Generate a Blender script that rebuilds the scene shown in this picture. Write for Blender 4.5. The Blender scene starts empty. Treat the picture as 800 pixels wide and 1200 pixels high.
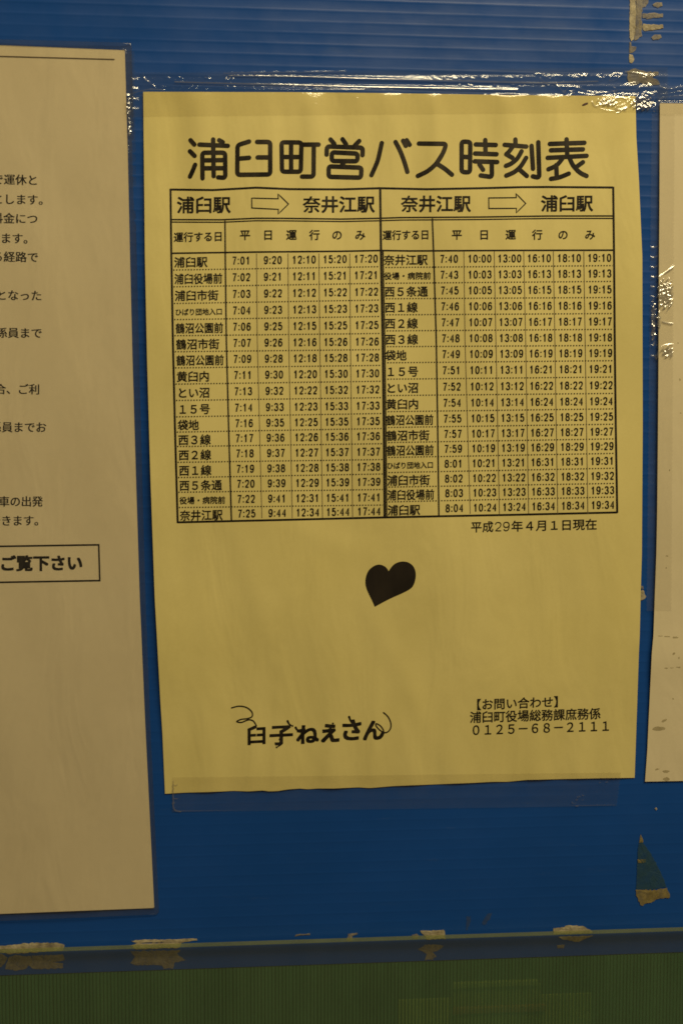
import bpy, math, random
from math import sin, cos, pi, exp, radians, hypot
from mathutils import Matrix, Vector

random.seed(7)
S = bpy.context.scene
COL = S.collection

# ------------------------------------------------------------------ camera
# local frame of the board in millimetres: x right, y up, z out towards the viewer
F = 1250.0
RX, RY, RZ = -0.0655, -0.0734, 0.0017
CB = Vector((-58.4493, 2.0904, 458.3474))
ROT = Matrix.Rotation(RZ, 3, 'Z') @ Matrix.Rotation(RY, 3, 'Y') @ Matrix.Rotation(RX, 3, 'X')
ZC = 1.5                                   # height of the poster centre above the floor


def W(x, y, z):
    return (x * .001, -z * .001, ZC + y * .001)


cam_d = bpy.data.cameras.new('camera')
cam = bpy.data.objects.new('camera', cam_d)
COL.objects.link(cam)
up = Matrix(((1, 0, 0), (0, 0, -1), (0, 1, 0)))
m = (up @ ROT).to_4x4()
m.translation = Vector(W(*CB))
cam.matrix_world = m
cam_d.sensor_fit = 'VERTICAL'
cam_d.sensor_height = 36
cam_d.sensor_width = 24
cam_d.lens = F / 1200 * 36
cam_d.clip_start = .02
cam_d.clip_end = 50
cam_d.dof.use_dof = True
cam_d.dof.focus_distance = .463
cam_d.dof.aperture_fstop = 7.0
S.camera = cam

# ------------------------------------------------------------------ light
world = bpy.data.worlds.new('World')
S.world = world
world.use_nodes = True
world.node_tree.nodes['Background'].inputs[0].default_value = (1, .80, .52, 1)
world.node_tree.nodes['Background'].inputs[1].default_value = .07


def lamp(name, loc, aim, sx, sy, power, colour):
    d = bpy.data.lights.new(name, 'AREA')
    d.shape = 'RECTANGLE'
    d.size, d.size_y = sx, sy
    d.energy = power
    d.color = colour
    o = bpy.data.objects.new(name, d)
    COL.objects.link(o)
    o.location = loc
    o.rotation_euler = (Vector(aim) - Vector(loc)).to_track_quat('-Z', 'Y').to_euler()
    return o


# the waiting room's ceiling tube, above and in front of the board
lamp('ceiling_tube_lamp', (.50, -.80, ZC + 1.02), (0.05, 0, ZC), 1.1, .10, 16.8, (1, .835, .50))

S.render.engine = 'CYCLES'
S.cycles.use_denoising = True
S.cycles.max_bounces = 8
S.cycles.transparent_max_bounces = 16
S.cycles.sample_clamp_indirect = 4
S.cycles.pixel_filter_type = 'BLACKMAN_HARRIS'
S.cycles.filter_width = 1.65
S.view_settings.view_transform = 'Standard'
S.view_settings.look = 'None'
S.view_settings.exposure = 0
S.view_settings.gamma = 1


# ------------------------------------------------------------------ helpers
def P(px, py, z=0.0):
    """point of the plane z (mm in front of the board) that lies at photo position px, py"""
    d = ROT @ Vector(((px - 400) / F, -(py - 600) / F, -1))
    t = (z - CB.z) / d.z
    return W(CB.x + d.x * t, CB.y + d.y * t, z)


def mesh_obj(name, verts, faces, mat, parent=None, smooth=False):
    me = bpy.data.meshes.new(name)
    me.from_pydata(verts, [], faces)
    me.update()
    if smooth:
        me.polygons.foreach_set('use_smooth', [True] * len(me.polygons))
    me.materials.append(mat)
    o = bpy.data.objects.new(name, me)
    COL.objects.link(o)
    if parent:
        o.parent = parent
        o.matrix_parent_inverse = parent.matrix_world.inverted()
    return o


def thing(name, label, cat, loc=(0, 0, 0), group=None):
    o = bpy.data.objects.new(name, None)
    COL.objects.link(o)
    o.location = loc
    o.empty_display_size = .02
    o.matrix_world = Matrix.Translation(loc)
    tag(o, label, cat, group)
    return o


def tag(o, label, cat, group=None):
    o['label'] = label
    o['category'] = cat
    if group:
        o['group'] = group
    return o


def lerp(a, b, t):
    return a + (b - a) * t


def interp(pts, v):
    if v <= pts[0][0]:
        return pts[0][1]
    for (a, fa), (b, fb) in zip(pts, pts[1:]):
        if v <= b:
            return lerp(fa, fb, (v - a) / (b - a))
    return pts[-1][1]


def sheet(name, left, right, top, bottom, zf, thick, nx, ny, mat, parent=None):
    """thin solid sheet; left/right: [(y, x)...], top/bottom: [(x, y)...] in photo positions"""
    y00, y01 = top(None, 0), bottom(None, 0)
    V = []
    for k in (0, 1):
        for j in range(ny + 1):
            t = j / ny
            for i in range(nx + 1):
                s = i / nx
                yl = lerp(y00, y01, t)
                yr = lerp(top(None, 1), bottom(None, 1), t)
                xa, xb = interp(left, yl), interp(right, yr)
                x = lerp(xa, xb, s)
                y = lerp(top(x, s), bottom(x, s), t)
                V.append(P(x, y, zf(x, y) - k * thick))
    n = (nx + 1) * (ny + 1)
    Fs = []
    for j in range(ny):
        for i in range(nx):
            a = j * (nx + 1) + i
            q = (a, a + nx + 1, a + nx + 2, a + 1)
            Fs.append(q)
            Fs.append(tuple(n + v for v in reversed(q)))
    rim = [i for i in range(nx + 1)] + [(j + 1) * (nx + 1) - 1 for j in range(1, ny + 1)] + \
          [ny * (nx + 1) + i for i in range(nx - 1, -1, -1)] + [j * (nx + 1) for j in range(ny - 1, 0, -1)]
    d0 = len(V)
    V += [V[a] for a in rim] + [V[n + a] for a in rim]
    m_ = len(rim)
    for i in range(m_):
        j = (i + 1) % m_
        Fs.append((d0 + i, d0 + j, d0 + m_ + j, d0 + m_ + i))
    return mesh_obj(name, V, Fs, mat, parent, True)


def edge(pts):
    """top/bottom edge function for sheet() from [(x, y)...]"""
    def f(x, s):
        if x is None:
            return pts[0][1] if s == 0 else pts[-1][1]
        return interp(pts, x)
    return f


# ------------------------------------------------------------------ materials
def mat(name, build):
    m = bpy.data.materials.new(name)
    m.use_nodes = True
    nt = m.node_tree
    nt.nodes.clear()
    out = nt.nodes.new('ShaderNodeOutputMaterial')
    N = lambda t, **kw: _node(nt, t, kw)
    L = nt.links.new
    L(build(N, L), out.inputs['Surface'])
    return m


def _node(nt, t, kw):
    n = nt.nodes.new('ShaderNode' + t)
    for k, v in kw.items():
        if k.startswith('i_'):
            n.inputs[k[2:].replace('_', ' ')].default_value = v
        else:
            setattr(n, k, v)
    return n


def noise(N, L, scale, detail=4, rough=.55, stretch=(1, 1, 1), dist=0.0):
    tc = N('TexCoord')
    mp = N('Mapping')
    mp.inputs['Scale'].default_value = stretch
    n = N('TexNoise')
    n.inputs['Scale'].default_value = scale
    n.inputs['Detail'].default_value = detail
    n.inputs['Roughness'].default_value = rough
    n.inputs['Distortion'].default_value = dist
    L(tc.outputs['Object'], mp.inputs['Vector'])
    L(mp.outputs[0], n.inputs['Vector'])
    return n.outputs['Fac']


def ramp(N, L, fac, stops):
    r = N('ValToRGB')
    e = r.color_ramp.elements
    e[0].position, e[0].color = stops[0][0], (*stops[0][1], 1)
    e[1].position, e[1].color = stops[-1][0], (*stops[-1][1], 1)
    for p, c in stops[1:-1]:
        k = e.new(p)
        k.color = (*c, 1)
    L(fac, r.inputs[0])
    return r.outputs[0]


def bump(N, L, h, strength, dist, nrm=None):
    b = N('Bump')
    b.inputs['Strength'].default_value = strength
    b.inputs['Distance'].default_value = dist
    L(h, b.inputs['Height'])
    if nrm:
        L(nrm, b.inputs['Normal'])
    return b.outputs[0]


def mixcol(N, L, fac, a, b, mode='MIX'):
    n = N('MixRGB', blend_type=mode)
    for sck, v in ((n.inputs[0], fac), (n.inputs[1], a), (n.inputs[2], b)):
        if hasattr(v, 'default_value') or hasattr(v, 'links'):
            L(v, sck)
        else:
            sck.default_value = v if isinstance(v, float) else (*v, 1)
    return n.outputs[0]


def paper(name, c1, c2, speck, rough=.62):
    def b(N, L):
        big = noise(N, L, 14, 5, .6)
        col = ramp(N, L, big, [(.3, c1), (.7, c2)])
        fine = noise(N, L, 900, 3, .7)
        col = mixcol(N, L, ramp(N, L, fine, [(.3, (.10,) * 3), (.7, (0,) * 3)]), col, speck)
        dust = noise(N, L, 260, 2, .5)
        dm = ramp(N, L, dust, [(.80, (0,) * 3), (.83, (.6,) * 3)])
        col = mixcol(N, L, dm, col, (.25, .16, .07))
        p = N('BsdfPrincipled')
        p.inputs['Roughness'].default_value = rough
        p.inputs['Specular IOR Level'].default_value = .25
        L(col, p.inputs['Base Color'])
        n1 = bump(N, L, noise(N, L, 24, 3, .5, (2.0, 1, .7), .5), .36, .0026)
        L(bump(N, L, fine, .25, .00006, n1), p.inputs['Normal'])
        return p.outputs[0]
    return mat(name, b)


M_poster = paper('cream_yellow_paper', (.75, .635, .235), (.86, .735, .30), (.54, .44, .15))
M_notice = paper('laminated_white_paper', (.80, .69, .45), (.87, .76, .51), (.55, .47, .28))
M_notice2 = paper('aged_white_paper', (.75, .65, .42), (.82, .71, .47), (.5, .43, .25))


def ink(name, c1, c2, sc, rough=.45):
    def b(N, L):
        f = noise(N, L, sc, 4, .65, (1, 1, .5))
        p = N('BsdfPrincipled')
        p.inputs['Roughness'].default_value = rough
        p.inputs['Specular IOR Level'].default_value = .2
        L(ramp(N, L, f, [(.42, c1), (.72, c2)]), p.inputs['Base Color'])
        return p.outputs[0]
    return mat(name, b)


M_title = ink('toner_title', (.012, .009, .006), (.062, .05, .032), 95)
M_ink = ink('toner_text', (.012, .009, .007), (.036, .029, .02), 300)
M_inklight = ink('toner_fine_rule', (.16, .125, .06), (.26, .20, .10), 300)
M_heart = ink('toner_solid', (.022, .017, .013), (.034, .026, .018), 60)
M_greyink = ink('grey_ink', (.13, .10, .06), (.17, .13, .08), 100)


def board_m(N, L):
    f = noise(N, L, 9, 4, .6)
    col = ramp(N, L, f, [(.3, (.006, .067, .31)), (.7, (.009, .080, .37))])
    scuff = noise(N, L, 110, 6, .8, (.22, 1, 1.6))
    col = mixcol(N, L, ramp(N, L, scuff, [(.60, (0,) * 3), (.76, (.30,) * 3)]), col, (.07, .12, .22))
    p = N('BsdfPrincipled')
    L(col, p.inputs['Base Color'])
    L(ramp(N, L, noise(N, L, 40, 4, .6), [(.3, (.27,) * 3), (.7, (.42,) * 3)]), p.inputs['Roughness'])
    p.inputs['Specular IOR Level'].default_value = .4
    n1 = bump(N, L, noise(N, L, 22, 3, .5, (.5, 1, 1.4)), .4, .0015)
    L(bump(N, L, noise(N, L, 700, 3, .6, (.15, 1, 1)), .2, .00008, n1), p.inputs['Normal'])
    return p.outputs[0]


M_board = mat('blue_corrugated_plastic', board_m)


def schlick(N, L, nm, f0, mult):
    g = N('NewGeometry')
    d = N('VectorMath', operation='DOT_PRODUCT')
    L(g.outputs['Incoming'], d.inputs[0])
    L(nm if nm else g.outputs['Normal'], d.inputs[1])
    ab = N('Math', operation='ABSOLUTE')
    L(d.outputs['Value'], ab.inputs[0])
    om = N('Math', operation='SUBTRACT')
    om.inputs[0].default_value = 1.0
    L(ab.outputs[0], om.inputs[1])
    pw = N('Math', operation='POWER')
    L(om.outputs[0], pw.inputs[0])
    pw.inputs[1].default_value = 5.0
    ma = N('Math', operation='MULTIPLY_ADD', use_clamp=True)
    L(pw.outputs[0], ma.inputs[0])
    ma.inputs[1].default_value = (1 - f0) * mult
    ma.inputs[2].default_value = f0 * mult
    return ma.outputs[0]


def clear(name, tint, haze, hcol, rough, bscale, bstr, gloss=1.0, stretch=(1, 1, 1)):
    def b(N, L):
        tr = N('BsdfTransparent')
        tr.inputs[0].default_value = (*tint, 1)
        df = N('BsdfDiffuse')
        df.inputs[0].default_value = (*hcol, 1)
        gl = N('BsdfGlossy')
        gl.inputs['Roughness'].default_value = rough
        nm = bump(N, L, noise(N, L, bscale, 4, .6, stretch, .8), bstr, .0006)
        L(nm, gl.inputs['Normal'])
        m1 = N('MixShader')
        hz = ramp(N, L, noise(N, L, 60, 4, .7), [(.3, (haze * .5,) * 3), (.75, (haze * 1.5,) * 3)])
        at = N('Attribute', attribute_name='crease')
        ck = ramp(N, L, at.outputs['Fac'], [(.62, (0,) * 3), (.95, (1,) * 3)])   # white haze and extra gloss painted on creases as lamp glints
        ha = N('MixRGB', blend_type='ADD')
        ha.inputs[0].default_value = .17
        L(hz, ha.inputs[1])
        L(ck, ha.inputs[2])
        L(ha.outputs[0], m1.inputs[0])
        ro = N('MixRGB')
        L(ck, ro.inputs[0])
        ro.inputs[1].default_value = (rough,) * 3 + (1,)
        ro.inputs[2].default_value = (.22,) * 3 + (1,)
        L(ro.outputs[0], gl.inputs['Roughness'])
        L(tr.outputs[0], m1.inputs[1])
        L(df.outputs[0], m1.inputs[2])
        m2 = N('MixShader')
        ga = N('MixRGB', blend_type='ADD')
        ga.inputs[0].default_value = .36
        L(schlick(N, L, nm, .06, gloss), ga.inputs[1])
        L(ck, ga.inputs[2])
        L(ga.outputs[0], m2.inputs[0])
        L(m1.outputs[0], m2.inputs[1])
        L(gl.outputs[0], m2.inputs[2])
        return m2.outputs[0]
    return mat(name, b)


M_tape = clear('clear_glossy_tape', (.985, .98, .96), .016, (.5, .48, .4), .13, 260, .22)
M_tape2 = clear('clear_dull_tape', (.985, .98, .965), .026, (.5, .47, .36), .22, 160, .5, .8)
M_lam = clear('laminate_film', (.985, .98, .97), .012, (.5, .48, .4), .16, 40, .12, .7)
M_lamedge = clear('laminate_margin', (.93, .93, .92), .022, (.42, .40, .36), .16, 60, .2, .8)

M_tapev = clear('clear_upright_tape', (.997, .995, .99), .03, (.75, .72, .6), .13, 260, .22, .9)

# residue of old tape
def resid_m(c1, c2, alpha):
    def b(N, L):
        f = noise(N, L, 220, 5, .7)
        p = N('BsdfPrincipled')
        p.inputs['Roughness'].default_value = .55
        L(ramp(N, L, f, [(.3, c1), (.7, c2)]), p.inputs['Base Color'])
        L(ramp(N, L, noise(N, L, 330, 4, .7), [(.32, (alpha * .65,) * 3), (.6, (alpha,) * 3)]), p.inputs['Alpha'])
        L(bump(N, L, f, .8, .0005), p.inputs['Normal'])
        return p.outputs[0]
    return b


M_res = mat('beige_tape_residue', resid_m((.27, .22, .12), (.66, .58, .38), .96))
M_res2 = mat('thin_tape_residue', resid_m((.22, .18, .10), (.50, .43, .27), .66))
M_ochre = mat('ochre_tape_gum', resid_m((.17, .13, .035), (.38, .30, .11), .92))
M_film = mat('greenish_tape_film', resid_m((.03, .08, .085), (.045, .11, .115), .62))
M_stain = mat('olive_glue_stain', resid_m((.32, .26, .11), (.44, .37, .18), .5))


# ------------------------------------------------------------------ structure behind
def plain(name, c1, c2, sc=20, rough=.6, bs=.2):
    def b(N, L):
        f = noise(N, L, sc, 4, .6)
        p = N('BsdfPrincipled')
        p.inputs['Roughness'].default_value = rough
        L(ramp(N, L, f, [(.3, c1), (.7, c2)]), p.inputs['Base Color'])
        L(bump(N, L, f, bs, .001), p.inputs['Normal'])
        return p.outputs[0]
    return mat(name, b)


def box(name, x0, x1, y0, y1, z0, z1, mt, parent=None, bev=0.0):
    """box in board millimetres"""
    V = [W(x, y, z) for z in (z0, z1) for y in (y0, y1) for x in (x0, x1)]
    Fs = [(0, 2, 3, 1), (4, 5, 7, 6), (0, 1, 5, 4), (2, 6, 7, 3), (0, 4, 6, 2), (1, 3, 7, 5)]
    o = mesh_obj(name, V, Fs, mt, parent)
    if bev:
        md = o.modifiers.new('bevel', 'BEVEL')
        md.width = bev * .001
        md.segments = 3
        md.limit_method = 'NONE'
    return o


M_wall = plain('dim_plaster', (.34, .36, .24), (.42, .43, .28))
wall = box('wall', -520, 620, -700, 420, -150, -110, M_wall)
wall['kind'] = 'structure'

# ------------------------------------------------------------------ blue corrugated board
board = thing('notice_board', 'large blue corrugated plastic board that the three papers are stuck to', 'notice board', W(0, 0, 0))
PITCH = 4.62
XS = [-330 + 22 * i for i in range(34)]


V, Fs = [], []
y = 330.0
rows = []
NS = 10
k = 0
while y - PITCH > -228.0:
    amp = .065 * random.uniform(.6, 1.3) * (1 if y > 20 else max(.3, 1 - (20 - y) / 220))
    for i in range(NS):
        u = i / NS
        rows.append((y - PITCH * u, -amp * (1 - (2 * u - 1) ** 2) ** .8 + (.03 if i == 0 else 0), k))
    y -= PITCH
    k += 1
rows.append((-229.0, 0, k))
for (yy, zz, kk) in rows:
    for x in XS:
        a = 1 + .35 * sin(x * .021 + kk * 1.7) + .2 * sin(x * .067 + kk * 2.9)
        V.append(W(x, yy, zz * a + .25 * sin(x * .012 + yy * .006) * 0))
nx = len(XS)
for j in range(len(rows) - 1):
    for i in range(nx - 1):
        a = j * nx + i
        Fs.append((a, a + nx, a + nx + 1, a + 1))
n0 = len(V)
for (yy, zz) in ((330, -4.0), (-229.0, -4.0)):
    V += [W(XS[0], yy, zz), W(XS[-1], yy, zz)]
V += [W(XS[0], 330, 0), W(XS[-1], 330, 0), W(XS[0], -229.0, 0), W(XS[-1], -229.0, 0)]
V += V[n0:n0 + 4]
Fs += [(n0, n0 + 1, n0 + 3, n0 + 2), (n0 + 6, n0 + 7, n0 + 11, n0 + 10), (n0 + 5, n0 + 4, n0 + 8, n0 + 9)]
mesh_obj('corrugated_sheet', V, Fs, M_board, board, True)


# ------------------------------------------------------------------ poster surface
def zposter(px, py):
    s = (px - 168) / 576
    t = min(max((py - 108) / 812, 0), 1)
    pin = sin(pi * t) ** .9
    z = .55 + 2.6 * pin * (.55 + .55 * s)
    top = exp(-t * 7.5) * (1 - exp(-t * 28)) * 1.5
    bot = exp(-(1 - t) * 8) * (1 - .4 * exp(-(1 - t) * 28)) * .9
    pl = sin(px * .088 + .7 * sin(px * .021)) + .6 * sin(px * .137 + 1.3) + .4 * sin(px * .05 + 2)
    z += .42 * top * pl + .32 * bot * (sin(px * .081 + 1) + .7 * sin(px * .133))
    z += .8 * pin * (sin(px * .018 + py * .006 + 1) + .6 * sin(px * .033 - py * .014) + .35 * sin(px * .012 + py * .031))
    # crease that crosses the table head, soft dents
    z += .20 * pin * exp(-((py - 238 + .03 * px) / 34) ** 2) * sin(px * .047 + .5)
    # pleats that start under the tape at the head and foot
    for x0, w, h in ((246, 9, .22), (338, 6, .26), (352, 4, -.12), (424, 8, .2), (508, 6, .28), (523, 5, -.14), (596, 9, .2), (652, 6, .24), (712, 8, .18)):
        z += h * exp(-((px - x0 - .05 * (py - 108)) / w) ** 2) * exp(-t * 11) * (1 - exp(-t * 60))
    for x0, w, h in ((232, 8, .2), (291, 6, .22), (322, 5, .3), (385, 7, .24), (436, 6, .2), (520, 8, .22), (603, 5, .32), (676, 8, .2)):
        z += h * exp(-((px - x0 + .06 * (py - 920)) / w) ** 2) * exp(-(1 - t) * 11) * (1 - exp(-(1 - t) * 60))
    # long soft buckles in the free middle
    for x0, y0, a, L, w, h in ((300, 700, 1.25, 170, 16, .34), (610, 640, 1.75, 150, 20, .36), (470, 790, 1.1, 130, 14, .26), (650, 780, 1.4, 120, 15, .26),
                               (230, 560, 1.5, 160, 15, .26), (560, 400, 1.65, 200, 26, .3), (330, 420, 1.4, 180, 24, .28), (400, 640, .4, 110, 16, .2)):
        u, v = (px - x0) * cos(a) + (py - y0) * sin(a), -(px - x0) * sin(a) + (py - y0) * cos(a)
        z += h * exp(-(u / L) ** 2 - (v / w) ** 2)
    return z


P_LEFT = [(107, 168), (200, 169), (300, 170), (420, 172.5), (560, 176.5), (700, 181.5), (820, 188), (860, 190.5), (930, 193.5)]
P_RIGHT = [(112, 744), (160, 745), (210, 748), (300, 752), (500, 752.5), (650, 751.5), (700, 750), (745, 749), (765, 748), (840, 745.5), (912, 743)]
P_TOP = [(168, 107.5), (350, 108), (440, 109), (530, 110.3), (640, 111.8), (744, 112.5)]
P_BOT = [(193.5, 930.2), (217, 928.8), (244, 928.2), (274, 926.8), (291, 927.4), (308, 926.3), (315, 927.4), (325, 927), (338, 925),
         (352, 924), (360, 924.9), (372, 924), (392, 924), (419, 922.6), (433, 923.5), (460, 921.2), (513, 919), (554, 917.4), (576, 916.2),
         (595, 916.1), (617, 913.9), (670, 912.7), (707, 911.9), (743, 911.5)]
poster = thing('bus_timetable_poster', 'cream yellow bus timetable sheet with large black title and ruled table',
               'poster', P(460, 500, 0))
sheet('paper_sheet', P_LEFT, P_RIGHT, edge(P_TOP), edge(P_BOT), zposter, .12, 150, 210, M_poster, poster)

# ------------------------------------------------------------------ print
LAY = {}


DIGITS = {
    '0': [('o', [(.5, 0), (.86, .12), (1, .5), (.86, .88), (.5, 1), (.14, .88), (0, .5), (.14, .12)])],
    '1': [('l', [(.08, .24), (.34, .18), (.56, -.06), (.56, 1.07)])],
    '2': [('s', [(.02, .27), (.12, .07), (.5, 0), (.88, .08), (.97, .30), (.78, .55), (.3, .80), (.05, 1.0)]), ('l', [(.0, .995), (1.02, .995)])],
    '3': [('s', [(.04, .2), (.2, .03), (.5, 0), (.85, .07), (.92, .25), (.8, .42), (.42, .47)]), ('s', [(.42, .47), (.82, .52), (1, .72), (.86, .94), (.5, 1), (.15, .95), (0, .76)])],
    '4': [('l', [(.74, 1.07), (.74, 0), (.02, .72), (1.06, .72)])],
    '5': [('l', [(.94, .0), (.2, .0), (.1, .5)]), ('s', [(.1, .5), (.3, .38), (.58, .35), (.9, .45), (1, .68), (.86, .92), (.5, 1), (.14, .94), (0, .78)])],
    '6': [('s', [(.94, .18), (.8, .03), (.52, 0), (.18, .12), (.02, .5), (.05, .8), (.2, .96), (.5, 1), (.86, .94), (1, .7), (.88, .46), (.52, .39), (.18, .47), (.04, .66)])],
    '7': [('l', [(-.03, .0), (1.0, .0), (.66, .4), (.45, .78), (.38, 1.07)])],
    '8': [('o', [(.5, 0), (.82, .05), (.93, .23), (.8, .4), (.5, .46), (.2, .4), (.07, .23), (.18, .05)]), ('o', [(.5, .46), (.86, .52), (1, .73), (.86, .95), (.5, 1), (.14, .95), (0, .73), (.14, .52)])],
    '9': [('s', [(.06, .82), (.2, .97), (.48, 1), (.82, .88), (.98, .5), (.95, .2), (.8, .04), (.5, 0), (.14, .06), (0, .3), (.12, .54), (.48, .61), (.82, .53), (.96, .34)])],
    ':': [('l', [(.5, .24), (.5, .40)]), ('l', [(.5, .84), (.5, 1.0)])],
}


class Print:
    """flat print gathered in photo positions, laid on a sheet's surface"""
    def __init__(self, zf, lift=.10):
        self.zf, self.V, self.F, self.lift, self.n = zf, [], [], lift, 0
        self.jobs = []

    def pt(self, x, y, extra=0.0):
        self.V.append(P(x, y, self.zf(x, y) + self.lift + extra))
        return len(self.V) - 1

    def ribbon(self, pts, w, cap=False, w_end=None, step=4.0, closed=False):
        self.n += 1
        ex = (self.n % 13) * .003
        # resample
        Q = []
        if closed:
            pts = list(pts) + [pts[0]]
        for (a, b) in zip(pts, pts[1:]):
            d = hypot(b[0] - a[0], b[1] - a[1])
            m_ = max(1, int(d / step))
            for i in range(m_):
                Q.append((lerp(a[0], b[0], i / m_), lerp(a[1], b[1], i / m_)))
        Q.append(tuple(pts[-1]))
        if closed:
            Q = Q[:-1]
        n = len(Q)
        L_, R_ = [], []
        for i, (x, y) in enumerate(Q):
            if closed:
                p0, p1 = Q[i - 1], Q[(i + 1) % n]
            else:
                p0, p1 = Q[max(i - 1, 0)], Q[min(i + 1, n - 1)]
            dx, dy = p1[0] - p0[0], p1[1] - p0[1]
            l = hypot(dx, dy) or 1
            # mitre
            d0 = (x - p0[0], y - p0[1])
            l0 = hypot(*d0) or l
            c = abs((d0[0] * dx + d0[1] * dy) / (l0 * l)) if (d0[0] or d0[1]) else 1
            ww = w if w_end is None else lerp(w, w_end, i / (n - 1))
            hw = ww / 2 / max(c, .7)
            L_.append(self.pt(x - dy / l * hw, y + dx / l * hw, ex))
            R_.append(self.pt(x + dy / l * hw, y - dx / l * hw, ex))
        rng = range(n) if closed else range(n - 1)
        for i in rng:
            j = (i + 1) % n
            self.F.append((L_[i], L_[j], R_[j], R_[i]))
        if cap:
            for (x, y), (x2, y2) in ((Q[0], Q[1]), (Q[-1], Q[-2])):
                a0 = math.atan2(y - y2, x - x2)
                c = self.pt(x, y, ex)
                r = w / 2
                arc = [self.pt(x + r * cos(a0 + a), y + r * sin(a0 + a), ex) for a in [pi / 2 - pi * i / 8 for i in range(9)]]
                for a, b in zip(arc, arc[1:]):
                    self.F.append((c, a, b))

    def dashes(self, a, b, w, on=1.5, off=1.9):
        d = hypot(b[0] - a[0], b[1] - a[1])
        t = 0
        while t < d:
            p = (lerp(a[0], b[0], t / d), lerp(a[1], b[1], t / d))
            q = (lerp(a[0], b[0], min(t + on, d) / d), lerp(a[1], b[1], min(t + on, d) / d))
            self.ribbon([p, q], w)
            t += on + off

    def blob(self, pts, rings=4):
        cx = sum(p[0] for p in pts) / len(pts)
        cy = sum(p[1] for p in pts) / len(pts)
        prev = None
        c = self.pt(cx, cy)
        for r in range(1, rings + 1):
            ring = [self.pt(lerp(cx, x, r / rings), lerp(cy, y, r / rings)) for x, y in pts]
            n = len(ring)
            for i in range(n):
                j = (i + 1) % n
                if prev is None:
                    self.F.append((c, ring[i], ring[j]))
                else:
                    self.F.append((prev[i], ring[i], ring[j], prev[j]))
            prev = ring

    def text(self, s, x0, y0, x1, y1, h, off=0.0, n=None, shear=0.0, mincho=False, wght=None):
        """em boxes run from (x0, y0) to (x1, y1), the vertical middles; h = em height"""
        self.jobs.append((s, x0, y0, x1, y1, h, off, n or len(s), mincho))

    def digits(self, s, xc, yc, slope, pitch, h, w):
        """gothic numerals drawn as strokes, centred at xc, yc"""
        tot = sum(.5 if c == ':' else 1.0 for c in s) * pitch
        x = xc - tot / 2
        for c in s:
            adv = pitch * (.5 if c == ':' else 1.0)
            gx = x + adv / 2
            gw = pitch * .80 - w
            gh = h - w
            for kind, st in DIGITS[c]:
                pts = [(gx + (a - .5) * gw, yc + slope * (gx - xc) + (b - .5) * gh) for a, b in st]
                if kind == 's':
                    pts = smooth(pts, 4)
                if kind == 'o':
                    self.ribbon(smooth(pts + [pts[0], pts[1]], 4)[:-5], w, step=9, closed=True)
                else:
                    self.ribbon(pts, w, step=9)
            x += adv

    def build(self, name, mt, parent):
        for (s, x0, y0, x1, y1, h, off, n, minc) in self.jobs:
            for k, ch in enumerate(s):
                bold = max(0, off - .006)
                co, pol = glyph(ch, min(off, .006))
                copies = ((-.02, 0), (.02, .0)) if minc else ((0, 0),)
                if bold:
                    copies = [(bold * a, bold * b) for a, b in ((-1, -.9), (1, -.9), (-1, .9), (1, .9), (0, 0))]
                for ci, (dx, dy) in enumerate(copies):
                    base = len(self.V)
                    for (x, y) in co:
                        u = (x + dx + k) / n
                        self.pt(lerp(x0, x1, u), lerp(y0, y1, u) - (y + dy + .12 - .5) * h, ci * .006)
                    self.F += [tuple(base + i for i in p) for p in pol]
        return mesh_obj(name, self.V, self.F, mt, parent)


GLYPHS = {}


def glyph(ch, off):
    """outline mesh of one full-width character; a failed fill is retried with a slightly other weight"""
    if (ch, off) in GLYPHS:
        return GLYPHS[(ch, off)]
    def fill(o_):
        c = bpy.data.curves.new('text', 'FONT')
        c.body = ch
        c.offset = o_
        c.resolution_u = 3
        o = bpy.data.objects.new('text', c)
        COL.objects.link(o)
        bpy.context.view_layer.update()
        ev = o.evaluated_get(bpy.context.evaluated_depsgraph_get())
        me = ev.to_mesh()
        area = sum(p.area for p in me.polygons)
        res = ([(v.co.x, v.co.y) for v in me.vertices], [tuple(p.vertices) for p in me.polygons])
        ev.to_mesh_clear()
        bpy.data.objects.remove(o)
        bpy.data.curves.remove(c)
        return area, res
    a0, best = fill(0.0)
    rate = (fill(.001)[0] - a0) / .001
    for d_ in (0, .0023, -.0023, .0011, -.0011, .0037, -.0037, -.006, -.008):
        o_ = max(off + d_, 0)
        a_, r_ = fill(o_)
        if abs(a_ - a0 - rate * o_) < .035 * a0:
            best = r_
            break
    GLYPHS[(ch, off)] = best
    return best


def bez(p0, p1, p2, p3, n=10):
    return [tuple((1 - t) ** 3 * a + 3 * (1 - t) ** 2 * t * b + 3 * (1 - t) * t * t * c + t ** 3 * d
                  for a, b, c, d in zip(p0, p1, p2, p3)) for t in [i / n for i in range(n + 1)]]


def rounded(pts, r=1.8, closed=False, n=4):
    """polyline with its corners rounded"""
    out = []
    N_ = len(pts)
    for i, p in enumerate(pts):
        if not closed and i in (0, N_ - 1):
            out.append(p)
            continue
        a, b = pts[i - 1], pts[(i + 1) % N_]
        la, lb = hypot(a[0] - p[0], a[1] - p[1]), hypot(b[0] - p[0], b[1] - p[1])
        ra, rb = min(r, la * .45), min(r, lb * .45)
        A = (p[0] + (a[0] - p[0]) * ra / la, p[1] + (a[1] - p[1]) * ra / la)
        B = (p[0] + (b[0] - p[0]) * rb / lb, p[1] + (b[1] - p[1]) * rb / lb)
        for k in range(n + 1):
            t = k / n
            out.append(((1 - t) ** 2 * A[0] + 2 * t * (1 - t) * p[0] + t * t * B[0],
                        (1 - t) ** 2 * A[1] + 2 * t * (1 - t) * p[1] + t * t * B[1]))
    return out


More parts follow.
